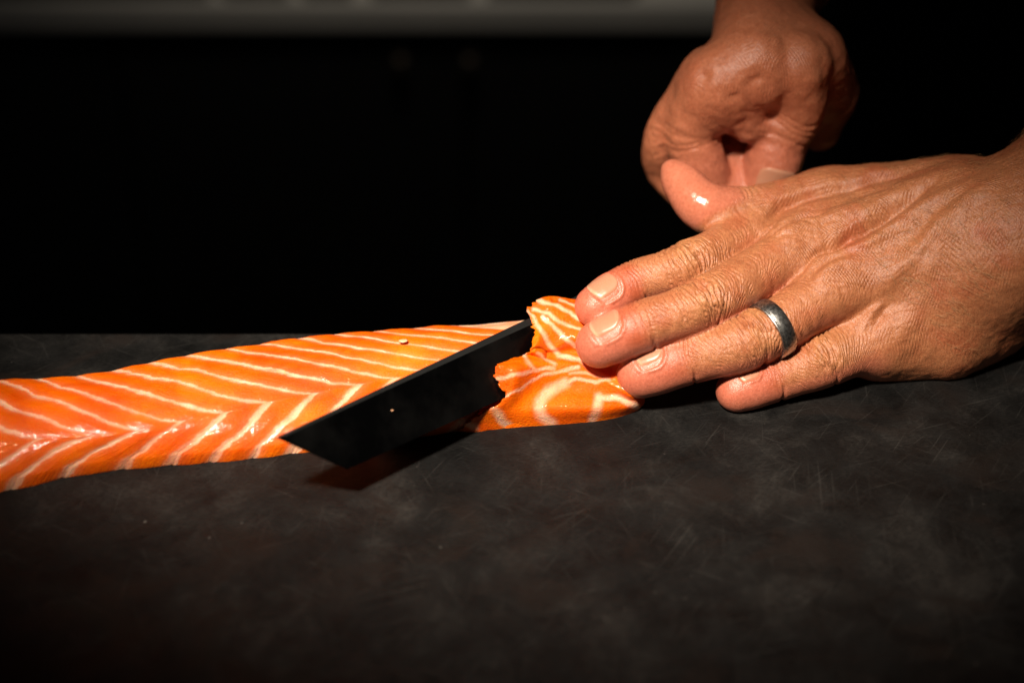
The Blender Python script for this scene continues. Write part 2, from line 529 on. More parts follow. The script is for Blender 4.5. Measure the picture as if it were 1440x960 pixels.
def build_knife():
    root = empty("kitchen_knife", tuple(KH * MM))
    tag(root, "long dark steel slicing knife cutting into the salmon, held by the rear hand", "knife")
    # blade cross-section: spine 2.2 mm thick, flat, then a bevel to the edge
    sec = [(0.0, -1.0), (2.7, 0.45), (6.0, 0.45), (KW * 0.62, -0.1), (KW, -0.75), (KW * 0.6, -1.5), (1.0, -2.4), (0, -2.1)]
    verts = []; faces = []
    ts = np.linspace(0, 1, 24)
    for t in ts:
        for w, n in sec:
            s0 = TIPOFF * (w / KW)            # slanted tip
            s = s0 + (BL - s0) * t
            wd = w * (1 + 0.22 * t) * (1.0 if w > 6 else (0.35 + 0.75 * t))           # the blade widens towards the heel
            verts.append(KT + kd * s + kw * wd + kn * n - KH)
    k = len(sec)
    for i in range(len(ts) - 1):
        for j in range(k):
            faces.append((i * k + j, i * k + (j + 1) % k, (i + 1) * k + (j + 1) % k, (i + 1) * k + j))
    faces.append(tuple(range(k))[::-1]); faces.append(tuple((len(ts) - 1) * k + j for j in range(k)))
    b = mesh_obj("blade", verts, faces, mat_blade(), root, smooth=False)
    b.data.materials.append(mat_simple("spine_sheen_steel", (0.02, 0.02, 0.0195), 0.45, 0.6, var=0.3, scale=90))  # paler steel on the spine facet, painted in place of a room reflection
    for pi, pl in enumerate(b.data.polygons):
        if pi < (len(ts) - 1) * k and pi % k == 0: pl.material_index = 1
    m = b.modifiers.new("bevel", 'BEVEL'); m.width = 0.25 * MM; m.segments = 2; m.limit_method = 'ANGLE'
    # collar and octagonal wooden handle
    c0 = KW * 0.55
    def prism(name, s0, s1, r0, r1, mat, n=8):
        v = []; f = []
        for q in range(9):
            t = q / 8; s = s0 + (s1 - s0) * t; r = r0 + (r1 - r0) * t
            if q in (0, 8): r *= 0.9
            for j in range(n):
                a = 2 * math.pi * (j + 0.5) / n
                v.append(kd * s + kw * (c0 + r * math.cos(a)) + kn * (-0.8 + r * 0.85 * math.sin(a)))
        for q in range(8):
            for j in range(n):
                f.append((q * n + j, q * n + (j + 1) % n, (q + 1) * n + (j + 1) % n, (q + 1) * n + j))
        f.append(tuple(range(n))[::-1]); f.append(tuple(8 * n + j for j in range(n)))
        o = mesh_obj(name, v, f, mat, root, smooth=False)
        mo = o.modifiers.new("bevel", 'BEVEL'); mo.width = 0.8 * MM; mo.segments = 2; mo.limit_method = 'ANGLE'
    prism("collar", -2, 22, 9.5, 10.2, mat_simple("dark_horn", (0.10, 0.06, 0.03), 0.4, var=0.3))
    prism("handle", 22.2, 124, 10.2, 12.2, mat_wood())
build_knife()

# ------------------------------------------------------------------ salmon fillet
def interp_path(pts, u):
    pts = np.asarray(pts, float)
    s = np.r_[0, np.cumsum(np.linalg.norm(np.diff(pts, axis=0), axis=1))]
    return np.stack([np.interp(u, s, pts[:, k]) for k in range(pts.shape[1])], 1), s[-1]

near_px = [(-130, 712), (0, 694), (100, 672), (195, 660), (320, 650), (400, 641), (480, 631), (560, 620), (660, 607), (760, 600)]
near = catmull([P(x, y, 0) for x, y in near_px], 10)
kink_px = [(-130, 648), (0, 628), (60, 617), (130, 612), (197, 604), (255, 592), (318, 580), (383, 565), (447, 552), (520, 538), (620, 520), (740, 500)]
kink = catmull([P(x, y, 15.0) for x, y in kink_px], 10)
far_px = [(-130, 535), (0, 529), (43, 529), (97, 526), (150, 519), (200, 509), (253, 499), (307, 488), (357, 481), (407, 473), (460, 467), (540, 461), (620, 456), (720, 449), (800, 440)]
far = catmull([P(x, y, 18.0) for x, y in far_px], 10)

def at_x(path, xs):
    return np.stack([xs, np.interp(xs, path[:, 0], path[:, 1]), np.interp(xs, path[:, 0], path[:, 2])], 1)

def build_fillet():
    nu, nv = 720, 240
    xs = np.linspace(-232, 8, nu)
    A = at_x(near, xs); B = at_x(kink, xs); C_ = at_x(far, xs)
    # where each white line meets the kink, the far edge and the near foot
    num = np.arange(-4, 15)
    kpx = np.interp(num, [-4, 0, 1, 2, 3, 4, 5, 6, 7, 8, 14], [-205, 60, 130, 197, 255, 318, 383, 447, 505, 562, 900])
    fpx = np.interp(num, [-4, 2, 3, 4, 5, 6, 7, 8, 9, 10, 11, 14], [-325, -10, 43, 97, 150, 200, 253, 307, 357, 407, 460, 620])
    npx = kpx - np.interp(num, [-4, 0, 2, 3, 4, 5, 6, 14], [125, 122, 107, 78, 73, 86, 92, 95])
    kyy = lambda x, tab: np.interp(x, [p[0] for p in tab], [p[1] for p in tab])
    KX = np.array([P(x, kyy(x, kink_px), 15.0)[0] for x in kpx])
    FX = np.array([P(x, kyy(x, far_px), 18.5)[0] for x in fpx])
    NX = np.array([P(x, kyy(x, near_px), 0.0)[0] for x in npx])
    # cross-section parameter: 0 near bottom .. 0.28 kink .. 0.8 far top .. 1 far bottom
    vv = np.linspace(0, 1, nv)
    V = np.zeros((nu, nv, 3)); fat = np.zeros((nu, nv)); fib = np.zeros((nu, nv, 3))
    v1, v2 = 0.30, 0.88
    for j, v in enumerate(vv):
        if v <= v1:
            t = v / v1
            a = t * math.pi / 2
            # rounded near flank, steep at the foot
            fx = 0.6 * t + 0.4 * (1 - math.cos(a))
            pos = A + (B - A) * np.array([fx, fx, 0])
            pos[:, 2] = B[:, 2] * (0.24 * float(sstep(0, 0.12, t)) + 0.76 * (0.45 * t + 0.55 * math.sin(a)))
            LX = NX + (KX - NX) * t ** 0.9
            pos[:, 1] += 0.8 * max(0.0, 1 - t / 0.10) ** 1.5
            lw = 0.095 + 0.03 * (1 - t)
        elif v <= v2:
            t = (v - v1) / (v2 - v1)
            pos = B + (C_ - B) * t
            pos[:, 2] += 4.2 * math.sin(math.pi * t ** 0.8)
            if t > 0.9: pos[:, 2] -= 1.6 * ((t - 0.9) / 0.1) ** 2
            g = 0.55 * t ** 0.62 + 0.45 * t ** 0.85
            LX = KX + (FX - KX) * g
            lw = 0.068 + 0.03 * t
        else:
            t = (v - v2) / (1 - v2)
            pos = C_.copy(); pos[:, 1] += 5.0 * math.sin(t * math.pi / 2)
            pos[:, 2] = (C_[:, 2] - 1.6) * (1 - t ** 1.3)
            LX = FX; lw = 0.095
        flat = np.stack([xs / 14.0, np.full(nu, v * 7.0), np.zeros(nu)], 1)
        wob = noise(flat, 3) * 1.3 + noise(flat * 3.1, 4) * 0.6 + noise(flat * 9.7, 6) * 0.35 + noise(flat * 24.0, 8) * 0.2
        ph = np.interp(xs + wob, LX, num.astype(float))
        fr = ph - np.floor(ph + 0.5)                      # 0 on a line
        idx = np.floor(ph + 0.5)
        th = lw * (1 + 0.55 * noise(np.stack([xs / 9, np.full(nu, v * 9.0), idx * 3.1], 1), 5))
        soft = 0.055
        f = np.where(fr > 0, 1 - sstep(th - 0.035, th + 0.035, fr), 1 - sstep(th * 0.5 - 0.02, th + 0.11, -fr))
        f = np.maximum(f, 0.16 * np.exp(-(fr / 0.22) ** 2))
        f *= 0.74 + 0.32 * noise(np.stack([xs / 5, np.full(nu, v * 16.0), idx * 2.3], 1), 9)
        fat[:, j] = np.clip(f, 0, 1)
        bul = 0.75 * np.sqrt(np.clip(np.abs(fr) * 2, 0, 1)) - 0.35      # each segment bulges a little
        if v <= v1:
            pos[:, 1] -= bul * 1.1; pos[:, 2] += bul * 0.45 * (v / v1)
        elif v <= v2:
            pos[:, 2] += bul * (0.6 + 0.5 * float(sstep(0.7, 1.0, (v - v1) / (v2 - v1))))
        else:
            pos[:, 1] += bul * 1.5; pos[:, 2] += bul * 1.0 * (1 - (v - v2) / (1 - v2))
        lump = fbm(np.stack([xs / 16, np.full(nu, v * 5.0), np.full(nu, 2.0)], 1), 21)
        pos[:, 2] += 0.7 * lump * min(1, v / v1)
        V[:, j] = pos
        fib[:, j] = np.stack([ph * 14, np.full(nu, v * 20.0), np.zeros(nu)], 1)
    # where the knife has gone through, the flesh stops just under the blade
    zb = blade_z(V[:, :, 0], V[:, :, 1]) - 2.6
    side = (V[:, :, 0] - KT[0]) * kw[0] + (V[:, :, 1] - KT[1]) * kw[1]
    wxy = np.hypot(kw[0], kw[1])
    V[:, :, 2] = np.where(side > -0.3, np.minimum(V[:, :, 2], np.maximum(zb, 0.2)), V[:, :, 2])
    V[:, :, 2] = np.maximum(V[:, :, 2], 0.05)
    i = np.arange(nu - 1)[:, None] * nv + np.arange(nv - 1)[None, :]
    q = np.stack([i, i + nv, i + nv + 1, i + 1], -1).reshape(-1, 4)
    o = mesh_obj("salmon_fillet", V.reshape(-1, 3), q, SALMON)
    attr_f(o.data, "fat", fat.ravel()); attr_vec(o.data, "fibre", fib.reshape(-1, 3))
    tag(o, "long orange salmon fillet with white chevron fat lines lying on the dark board", "salmon fillet")
build_fillet()

# ------------------------------------------------------------------ salmon slice under the fingers
def build_slice():
    rows = [
        [(640, 608, 0), (690, 604, 0), (740, 601, 0), (800, 597, 0), (855, 591, 0), (893, 580, 0), (906, 570, 0)],
        [(660, 595, 5), (705, 583, 7), (750, 575, 8), (803, 573, 8), (855, 572, 7), (893, 571, 4), (906, 567, 1)],
        [(706, 560, 14), (722, 556, 15), (755, 549, 12.5), (802, 547, 11), (848, 553, 9), (890, 563, 7), (907, 564, 2)],
        [(697, 522, 22), (725, 522, 24), (760, 517, 20.0), (800, 516, 18.0), (842, 531, 14), (886, 556, 10), (907, 561, 3)],
        [(701, 513, 23.5), (730, 507, 24.0), (765, 507, 20.0), (803, 507, 18.5), (848, 522, 15), (886, 548, 12), (907, 557, 4)],
        [(722, 503, 22.5), (745, 499, 21.0), (770, 502, 18.5), (805, 500, 18), (848, 510, 16), (886, 535, 15), (905, 550, 5)],
        [(738, 497, 22.0), (756, 493, 20.5), (776, 496, 18.5), (807, 492, 19.0), (848, 503, 18), (886, 529, 15), (905, 546, 5)],
        [(749, 490, 25.0), (757, 484, 26.0), (775, 489, 21.5), (808, 475, 25), (848, 490, 23), (886, 520, 16), (905, 540, 6)],
        [(750, 462, 28), (760, 455, 29), (778, 458, 28.5), (808, 452, 28), (848, 468, 25), (886, 505, 17), (905, 530, 7)],
        [(741, 438, 32), (757, 431, 32.5), (775, 434, 32.5), (808, 434, 31), (848, 450, 27), (886, 490, 18), (905, 520, 8)],
        [(756, 425, 33), (765, 421, 34), (778, 421, 34), (810, 425, 31), (848, 436, 26), (886, 475, 17), (905, 510, 8)],
    ]
    def over_blade(p, lift):
        x, y, z = p
        for _ in range(80):
            q = P(x, y, z)
            s = (q - KT) @ kw
            if not (0 <= s <= KW * 1.25) or q[2] >= blade_z(q[0], q[1]) + lift: break
            z += 0.5
        return P(x, y, z)
    G = np.array([[over_blade(p, 1.6) if (ri >= 3 and ci < 5) else P(*p) for ci, p in enumerate(r)] for ri, r in enumerate(rows)])
    G[0, :, 1] += 0.6
    # close: back wall down to the board
    back1 = G[-1] + np.array([1.5, 4.0, -4.0]); back2 = G[-1] + np.array([2.5, 8.0, 0]); back2[:, 2] = 0.1
    G = np.concatenate([G, back1[None], back2[None]])
    # left wall: tucked under to the blade
    def wall(d, dz): 
        L = G[:, 0].copy(); L += np.array(d); L[:, 2] = np.maximum(L[:, 2] - dz, 0.1); return L
    w1 = wall((1.6, 0.5, 0), 1.4); w2 = wall((4.5, 1.5, 0), 5.0); w3 = wall((6, 2, 0), 14.0)
    w1[0] = G[0, 0]; w2[0] = G[0, 0]; w3[0] = G[0, 0]
    G = np.concatenate([w3[:, None], w2[:, None], w1[:, None], G], 1)
    # dense resample
    n = 22
    R1 = np.stack([catmull(G[:, j], n) for j in range(G.shape[1])], 1)
    S = np.stack([catmull(R1[i], n) for i in range(R1.shape[0])], 0)
    nr, nc = S.shape[:2]
    pts = S.reshape(-1, 3)
    px, py = proj(pts)
    ragged = noise(np.stack([pts[:, 1] / 3.0, pts[:, 2] / 2.5, np.zeros(len(pts))], 1), 31)
    col = np.tile(np.arange(nc), nr) / n
    edge = np.exp(-((col - 3.0) / 0.6) ** 2)
    pts[:, 0] += edge * (ragged * 1.5 + noise(pts / 1.1, 33) * 0.9 + noise(pts / 0.55, 36) * 0.5)
    pts[:, 2] += 0.10 * noise(pts / 1.5, 37) + 0.35 * noise(np.stack([pts[:, 0] / 7, pts[:, 1] / 2.2, pts[:, 2] / 3], 1), 38)
    pts[:, 2] += edge * noise(pts / 2.0, 34) * 0.5
    row = np.repeat(np.arange(nr), nc) / n
    topedge = np.exp(-((row - 10.0) / 0.35) ** 2)
    pts[:, 2] += topedge * noise(np.stack([pts[:, 0] / 1.6, pts[:, 1] * 0, pts[:, 2] * 0], 1), 35) * 0.7
    Z = lambda L: [(640 + x / 4.363, 400 + y / 4.363) for x, y in L]
    lines = [
        (Z([(440, 165), (490, 230), (545, 300), (590, 385), (640, 440), (760, 465), (860, 530), (940, 580)]), 15, 1.0),
        (Z([(520, 105), (620, 130), (700, 170), (800, 240), (900, 330)]), 11, 1.0),
        (Z([(480, 150), (570, 175), (640, 230), (770, 275), (900, 380)]), 11, .9),
        (Z([(540, 195), (600, 250), (650, 310), (740, 385), (900, 470)]), 12, 1.0),
        (Z([(640, 95), (760, 140)]), 10, .9), (Z([(700, 540), (800, 535), (880, 560)]), 9, .6),
        (Z([(262, 580), (350, 560), (480, 532), (600, 512)]), 11, .8),
        (Z([(300, 690), (400, 645), (480, 585), (590, 540), (660, 522), (760, 510)]), 10, .85),
        (Z([(670, 600), (570, 655), (520, 720), (530, 800), (590, 850)]), 33, .95),
        (Z([(640, 615), (740, 575), (860, 592), (945, 580)]), 12, .85),
        (Z([(1115, 745), (1050, 705), (960, 692), (880, 690)]), 20, .95),
        (Z([(885, 690), (875, 750), (850, 820)]), 28, .9),
        (Z([(255, 780), (300, 840), (350, 885)]), 24, .85),
        (Z([(410, 410), (440, 465), (485, 518)]), 11, .8),
        (Z([(500, 420), (560, 465), (610, 492)]), 11, .75),
        (Z([(70, 850), (130, 880)]), 20, .5),
    ]
    wx = px + noise(pts / 4.0, 41) * 2.0 + noise(pts / 1.3, 43) * 0.6; wy = py + noise(pts / 4.0, 42) * 2.0 + noise(pts / 1.3, 44) * 0.6
    fat = np.zeros(len(pts))
    for L, th, a in lines:
        L = np.array(L); d = np.full(len(pts), 1e9)
        for p, q in zip(L[:-1], L[1:]):
            t = np.clip(((wx - p[0]) * (q - p)[0] + (wy - p[1]) * (q - p)[1]) / ((q - p) @ (q - p)), 0, 1)
            d = np.minimum(d, np.hypot(wx - p[0] - t * (q - p)[0], wy - p[1] - t * (q - p)[1]))
        h = th / 4.363 * 1.2
        fat = np.maximum(fat, a * (1 - sstep(h * 0.15, h * 1.35, d)) * (0.82 + 0.22 * noise(pts / 3.0, 47)))
    pts[:, 2] -= 0.0
    i = np.arange(nr - 1)[:, None] * nc + np.arange(nc - 1)[None, :]
    q = np.stack([i, i + 1, i + nc + 1, i + nc], -1).reshape(-1, 4)
    o = mesh_obj("salmon_slice", pts, q, SALMON)
    attr_f(o.data, "fat", fat)
    attr_vec(o.data, "fibre", np.stack([px / 4, py / 2.0, px * 0], 1))
    tag(o, "thick ragged salmon slice pressed under the fingertips, lapping over the knife blade", "salmon slice")
build_slice()

# ------------------------------------------------------------------ the person: two hands, forearms, torso
# left hand (palm down on the board); each finger: joints tip..knuckle as (picture x, y, height mm), radii
FING = {
    'index':  dict(j=[(838, 431, 34), (893, 398, 39), (965, 375, 42), (1080, 318, 40)], r=[8.1, 8.9, 9.5, 11.0], roll=0.18),
    'middle': dict(j=[(843, 484, 28), (905, 457, 35), (985, 429, 38), (1118, 355, 40)], r=[9.0, 9.7, 10.2, 11.5], roll=0.15),
    'ring':   dict(j=[(902, 525, 15.5), (965, 504, 21), (1057, 478, 26), (1174, 406, 34)], r=[9.4, 10.2, 10.6, 11.8], roll=0.08),
    'pinky':  dict(j=[(1037, 549, 7), (1088, 532, 9), (1155, 508, 13), (1245, 468, 17)], r=[8.3, 9.2, 10.6, 13.0], roll=-0.12),
}
WR = P(1400, 330, 44)
def finger_axis(f):
    j = np.array([P(*q) for q in f['j']])
    ax = catmull(j, 8)
    t = np.linspace(0, 3, len(ax))
    return ax, t
def finger_radius(f, t):
    r = f['r']
    base = np.interp(t, [0, 1, 2, 3], r)
    base += -0.45 * np.exp(-((t - 1.5) / 0.3) ** 2) - 0.7 * np.exp(-((t - 2.45) / 0.3) ** 2) + 0.45 * np.exp(-((t - 0.35) / 0.3) ** 2)
    return base

def build_left_hand():
    fld = Field((14, -75, -6), (330, 92, 175), 0.85)
    F = {}
    fv = None
    for k, f in FING.items():
        ax, t = finger_axis(f); rad = finger_radius(f, t)
        F[k] = (ax, rad)
        d = fld.chain(ax, rad)
        fv = d if fv is None else smin(fv, d, 1.6)
    # palm: metacarpals to the wrist
    mc = {k: F[k][0][-1] for k in F}
    wr = {'index': P(1345, 285, 46), 'middle': P(1365, 312, 48), 'ring': P(1375, 350, 44), 'pinky': P(1375, 390, 36)}
    pv = None
    for k in F:
        a, b = mc[k], wr[k]
        mid = (a + b) / 2 + np.array([0, 0, 1.5])
        pts = catmull([a, mid, b], 4)
        d = fld.chain(pts, np.linspace(10.5 if k != 'pinky' else 10.0, 15.5, len(pts)), pad=24)
        pv = d if pv is None else smin(pv, d, 15)
    # hypothenar and thenar masses
    d = fld.chain([P(1240, 488, 9), P(1325, 470, 12), P(1390, 443, 15)], [14, 19, 18], pad=24); pv = smin(pv, d, 14)
    d = fld.chain([P(1130, 330, 22), P(1270, 330, 24), P(1340, 350, 26)], [10, 16, 18], pad=24); pv = smin(pv, d, 14)
    # thumb metacarpal and first web
    TM = P(1165, 275, 46); TC = P(1330, 285, 42)
    d = fld.chain(catmull([TM, P(1240, 280, 46), TC], 4), np.linspace(10.5, 14.5, 9), pad=24); pv = smin(pv, d, 14)
    d = fld.chain([P(1085, 300, 44), P(1150, 292, 45)], [5.5, 9], pad=24); pv = smin(pv, d, 10)
    # thumb
    th = catmull([P(946, 241, 58), P(960, 258, 55), P(994, 292, 49), P(1052, 288, 48), P(1105, 283, 47), TM], 6)
    tr = np.interp(np.linspace(0, 5, len(th)), [0, 1, 2, 3, 4, 5], [5.0, 8.2, 10.4, 7.6, 9.0, 10.5])
    td = fld.chain(th, tr)
    # forearm
    fa = catmull([P(1385, 335, 44), P(1450, 318, 54), np.array([254, 57, 84]), np.array([310, 130, 150])], 5)
    fr = np.interp(np.linspace(0, 3, len(fa)), [0, 1, 2, 3], [26, 26, 28, 34])
    d = fld.chain(fa, fr, pad=26)
    # flatten the wrist: subtract nothing, blend wide
    pv = smin(pv, d, 23)
    v = smin(pv, fv, 7.0)
    v = smin(v, td, 5.0)
    fld.v = v
    # keep above the board where it rests (soft skin flattens), only over the board
    zz = fld.ax[2][None, None, :]; yy = fld.ax[1][None, :, None]
    plane = np.where(yy < BOARD_FAR, 0.15 - zz, -50).astype(np.float32)
    fld.v = -smin(-fld.v, -plane, 1.2)
    # cut flat at the far end
    verts, quads = fld.mesh()
    V, Q, N = subdivide(verts, quads, 1, 4)
    return V, Q, N, F, th, tr

LV, LQ, LN, LF, LTH, LTR = build_left_hand()
print("left hand verts", len(LV))

def axis_coords(V, ax, up, near=26.0):
    """s from the tip, distance, angle around the axis (0 = dorsal)"""
    seg = np.r_[0, np.cumsum(np.linalg.norm(np.diff(ax, axis=0), axis=1))]
    best = np.full(len(V), 1e9); S = np.zeros(len(V)); ang = np.zeros(len(V))
    sel = np.where(np.all((V > ax.min(0) - near) & (V < ax.max(0) + near), axis=1))[0]
    W = V[sel]; bb = np.full(len(W), 1e9); ss = np.zeros(len(W)); aa = np.zeros(len(W))
    for i in range(len(ax) - 1):
        a, b = ax[i], ax[i + 1]; ba = b - a; L = np.linalg.norm(ba); u = ba / L
        tr_ = ((W - a) @ u)
        t = np.clip(tr_, 0 if i else -30, L)
        if i == 0: t = np.minimum(tr_, L)
        c = a + np.clip(t, 0, L)[:, None] * u
        o = W - c
        d = np.linalg.norm(o, axis=1)
        dz = up - (up @ u) * u; dz /= np.linalg.norm(dz); dy = np.cross(u, dz)
        m = d < bb
        bb[m] = d[m]; ss[m] = seg[i] + t[m]; aa[m] = np.arctan2(o[m] @ dy, o[m] @ dz)
    best[sel] = bb; S[sel] = ss; ang[sel] = aa
    return S, best, ang

def poly_dist(V, pts):
    d = np.full(len(V), 1e9); tt = np.zeros(len(V))
    n = len(pts) - 1
    for i in range(n):
        a, b = pts[i], pts[i + 1]; ba = b - a
        t = np.clip(((V - a) @ ba) / (ba @ ba), 0, 1)
        q = np.linalg.norm(V - a - t[:, None] * ba, axis=1)
        m = q < d; d[m] = q[m]; tt[m] = (i + t[m]) / n
    return d, tt

BASE = np.array([0.47, 0.196, 0.088]); RED = np.array([0.43, 0.095, 0.042]); PINK = np.array([0.58, 0.190, 0.118]); YEL = np.array([0.52, 0.265, 0.105]); BROWN = np.array([0.26, 0.09, 0.036])

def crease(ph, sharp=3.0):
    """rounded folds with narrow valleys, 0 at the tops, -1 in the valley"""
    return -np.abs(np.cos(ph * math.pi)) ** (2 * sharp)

def detail_left():
    V, N = LV.copy(), LN
    n = len(V)
    disp = np.zeros(n)
    col = np.tile(BASE, (n, 1)); coord = V * np.array([1, 1, 1]) ; wet = np.zeros(n)
    coord = coord.copy()
    def mixc(c, w):
        w = np.clip(w, 0, 1)[:, None]
        col[:] = col * (1 - w) + np.array(c) * w
    onfinger = np.zeros(n); fcoord = V.copy(); fmask = np.zeros(n)
    # broad colour on the back of the hand
    mixc(RED, 0.6 * np.clip(fbm(V / 11, 50) * 1.3, 0, 1))
    mixc(BROWN, 0.45 * np.clip(fbm(V / 9 + 40, 55) * 1.1, 0, 1))
    nails = []
    dmin = np.full(n, 1e9)
    info = {}
    for k, f in FING.items():
        ax, rad = LF[k]
        up = np.array([0, -math.sin(f['roll']), math.cos(f['roll'])])
        S, D, A = axis_coords(V, ax, up)
        seg = np.r_[0, np.cumsum(np.linalg.norm(np.diff(ax, axis=0), axis=1))]
        R = np.interp(S, seg, rad)
        info[k] = (S, D, A, R, seg, ax, rad)
    order = np.stack([info[k][1] - info[k][3] for k in FING], 1)
    own = order.argmin(1)
    for fi, k in enumerate(FING):
        S, D, A, R, seg, ax, rad = info[k]
        sD, sP, sM = seg[8], seg[16], seg[24]
        m = (own == fi) & (D < R + 5)
        w = m * (1 - sstep(sM - 16, sM - 4, S)) * (1 - sstep(R + 2.0, R + 5.0, D))
        onfinger = np.maximum(onfinger, w)
        dors = np.clip(np.cos(A) * 1.2 + 0.15, 0, 1)
        side = np.clip(np.cos(A) * 1.0 + 0.75, 0, 1)
        T = R * A
        c3 = np.stack([S, T, np.full(n, fi * 31.0)], 1)
        sp = S - sP
        nz = noise(c3 / np.array([6, 7, 1]), 60); nz2 = noise(c3 / np.array([2.2, 5, 1]), 61); nz3 = noise(c3 / np.array([3, 3, 1]), 62)
        # knuckle folds (closed ellipses round the joint)
        ph = sp * (1 + 0.35 * (T / 8) ** 2) / 2.1 + 0.8 * nz + 0.35 * nz2
        env = np.exp(-(sp / 6.5) ** 2) * dors
        disp += w * env * (1.15 * crease(ph, 1.2) * (0.75 + 0.5 * nz3) + 0.6 * nz + 0.75)
        # finer lines between
        ph2 = sp * (1 + 0.2 * (T / 8) ** 2) / 1.25 + 0.9 * noise(c3 / np.array([4, 4, 1]), 64) + 0.5 * nz2
        env2 = side * (0.35 + 0.65 * np.clip(noise(c3 / np.array([7, 6, 1]), 65) + 0.4, 0, 1)) * sstep(sD - 3, sD + 3, S)
        fcoord[m] = np.stack([sp * (1 + 0.22 * (T / 8) ** 2), T, np.full(n, fi * 31.0)], 1)[m]
        fmask = np.maximum(fmask, w * side * sstep(sD - 4, sD + 2, S) * (0.55 + 0.7 * np.exp(-(sp / 9) ** 2)) * (1 - 0.6 * sstep(9, 20, sp)))
        disp += w * side * sstep(sD - 3, sD + 3, S) * 0.34 * crease(sp * (1 + 0.2 * (T / 8) ** 2) / 2.3 + 1.3 * nz + 0.5 * nz3 + 3.3, 1.0) * np.clip(0.5 + nz2, 0, 1)
        for q_, (o_, a_) in enumerate(((-5.2, .55), (-2.4, .9), (0.6, 1.0), (3.2, .85), (6.2, .5))):
            cv = sp - o_ - 0.9 * noise(c3 / np.array([9, 6, 1]) + q_ * 3.3, 66) + o_ * 0.030 * T * T / 8
            disp -= w * 0.75 * a_ * np.exp(-(cv / 0.55) ** 2) * dors * np.clip(0.75 + 0.6 * noise(c3 / np.array([5, 4, 1]) + q_, 67), 0, 1.2)
        # finger-joint (DIP) lines
        sd = S - sD
        ph3 = sd / 1.5 + 0.6 * nz + 0.4 * nz2
        disp += w * np.exp(-(sd / 3.2) ** 2) * dors * 0.45 * crease(ph3, 1.3)
        # flexion creases on the sides
        for sc, am in ((sD + 0.5, 0.7), (sP + 1.0, 0.9)):
            disp -= w * am * np.exp(-((S - sc + 0.8 * nz) / 0.8) ** 2) * sstep(1.2, 1.7, np.abs(A))
        # colours: tips pink, joints yellowish over the folds, red behind the nail
        mixc(PINK * np.array([1.02, 0.92, 0.95]), w * (1 - sstep(sD * 0.55, sD * 1.1, S)) * 0.95)
        mixc(RED, w * 0.95 * np.exp(-((S - sD * 0.80) / 4.5) ** 2) * np.clip(0.75 + 0.5 * nz, 0, 1) * sstep(0.15, 0.5, np.abs(A + 0.0) + 0.4))
        mixc(YEL, w * 0.55 * np.exp(-(sp / 9) ** 2) * np.clip(0.6 + nz, 0, 1) * dors)
        mixc(BROWN, w * env * 0.55 * np.clip(-crease(ph, 1.6), 0, 1) * np.clip(0.5 + nz3, 0, 1))  # shade painted in brown along the valleys of the knuckle folds
        mixc(PINK, w * (1 - sstep(-0.2, 0.35, np.cos(A))) * 0.75)
        # the nail bed: recess with a raised fold round it
        nl = {'index': 11.4, 'middle': 12.4, 'ring': 11.4, 'pinky': 9.4}[k]                 # length
        nw = {'index': 0.80, 'middle': 0.82, 'ring': 0.80, 'pinky': 0.74}[k]   # half width as an angle
        s0 = -0.4
        a = (S - s0 - 1.7 * np.clip((A / nw) ** 2, 0, 1.5) * np.clip(1 - (S - s0) / nl, 0, 1)) / nl                                  # 0 front edge .. 1 cuticle
        b = A / nw
        rr = np.maximum(np.abs(b), 0)
        # rounded outline
        q = np.maximum(np.abs(b) ** 2.6, 0) + np.maximum((a - 0.45) / 0.55, 0) ** 2.6
        inside = (1 - sstep(0.86, 1.06, q)) * sstep(-0.06, 0.04, a) * m
        rim = np.exp(-((q - 1.32) / 0.26) ** 2) * sstep(0.05, 0.3, a) * (a < 1.5) * m
        disp += -0.42 * inside + 0.30 * rim
        disp += m * 0.25 * np.exp(-((a + 0.10) / 0.08) ** 2) * (np.abs(b) < 1.0)
        mixc(RED * 0.9, 0.35 * rim)
        nails.append((k, ax, rad, up, s0, nl, nw))
    # ---- back of the hand
    hand = (1 - onfinger)
    dorsal = np.clip(N[:, 2] * 1.3, 0, 1) * hand
    def stroke(px, z, width, amp, wob=1.0):
        pts = np.array([P(x, y, z) for x, y in px]); pts = catmull(pts, 5)
        W = V + np.stack([noise(V / 9, 71), noise(V / 9, 72), 0 * disp], 1) * wob
        W2 = W.copy(); W2[:, 2] = 0; p2 = pts.copy(); p2[:, 2] = 0
        d, t = poly_dist(W2, p2)
        e = np.exp(-(d / width) ** 2) * np.sin(np.clip(t, 0.02, 0.98) * math.pi) ** 0.45
        return amp * e * dorsal
    # tendons and knuckle bulges
    disp += stroke([(1085, 318), (1160, 305), (1250, 290), (1330, 285)], 55, 4.0, 2.26)
    disp += stroke([(1120, 352), (1200, 332), (1290, 312), (1360, 305)], 57, 3.6, 2.82)
    disp += stroke([(1170, 395), (1230, 370), (1300, 345), (1370, 325)], 54, 3.4, 2.46)
    disp += stroke([(1245, 440), (1300, 400), (1370, 360)], 42, 3.4, 1.69)
    for (x, y, z, r, am) in ((1100, 345, 50, 7, 1.6), (1160, 385, 49, 7, 1.5), (1240, 432, 38, 7, 1.0), (1062, 312, 48, 5, .6)):
        c = P(x, y, z); d = np.linalg.norm((V - c) * [1, 1, 0.3], axis=1); disp += am * np.exp(-(d / r) ** 2) * hand
    # folds: valleys seen on the back of the hand
    disp += stroke([(1045, 330), (1075, 305), (1110, 290), (1160, 283), (1240, 277), (1320, 268)], 52, 2.8, -3.77)
    disp += stroke([(1050, 350), (1085, 318), (1120, 303), (1160, 300)], 54, 1.8, -3.39)
    disp += stroke([(1160, 328), (1190, 322), (1240, 311), (1300, 294)], 56, 2.2, -4.15)
    disp += stroke([(1205, 305), (1240, 298), (1280, 290)], 56, 3.0, 2.26)
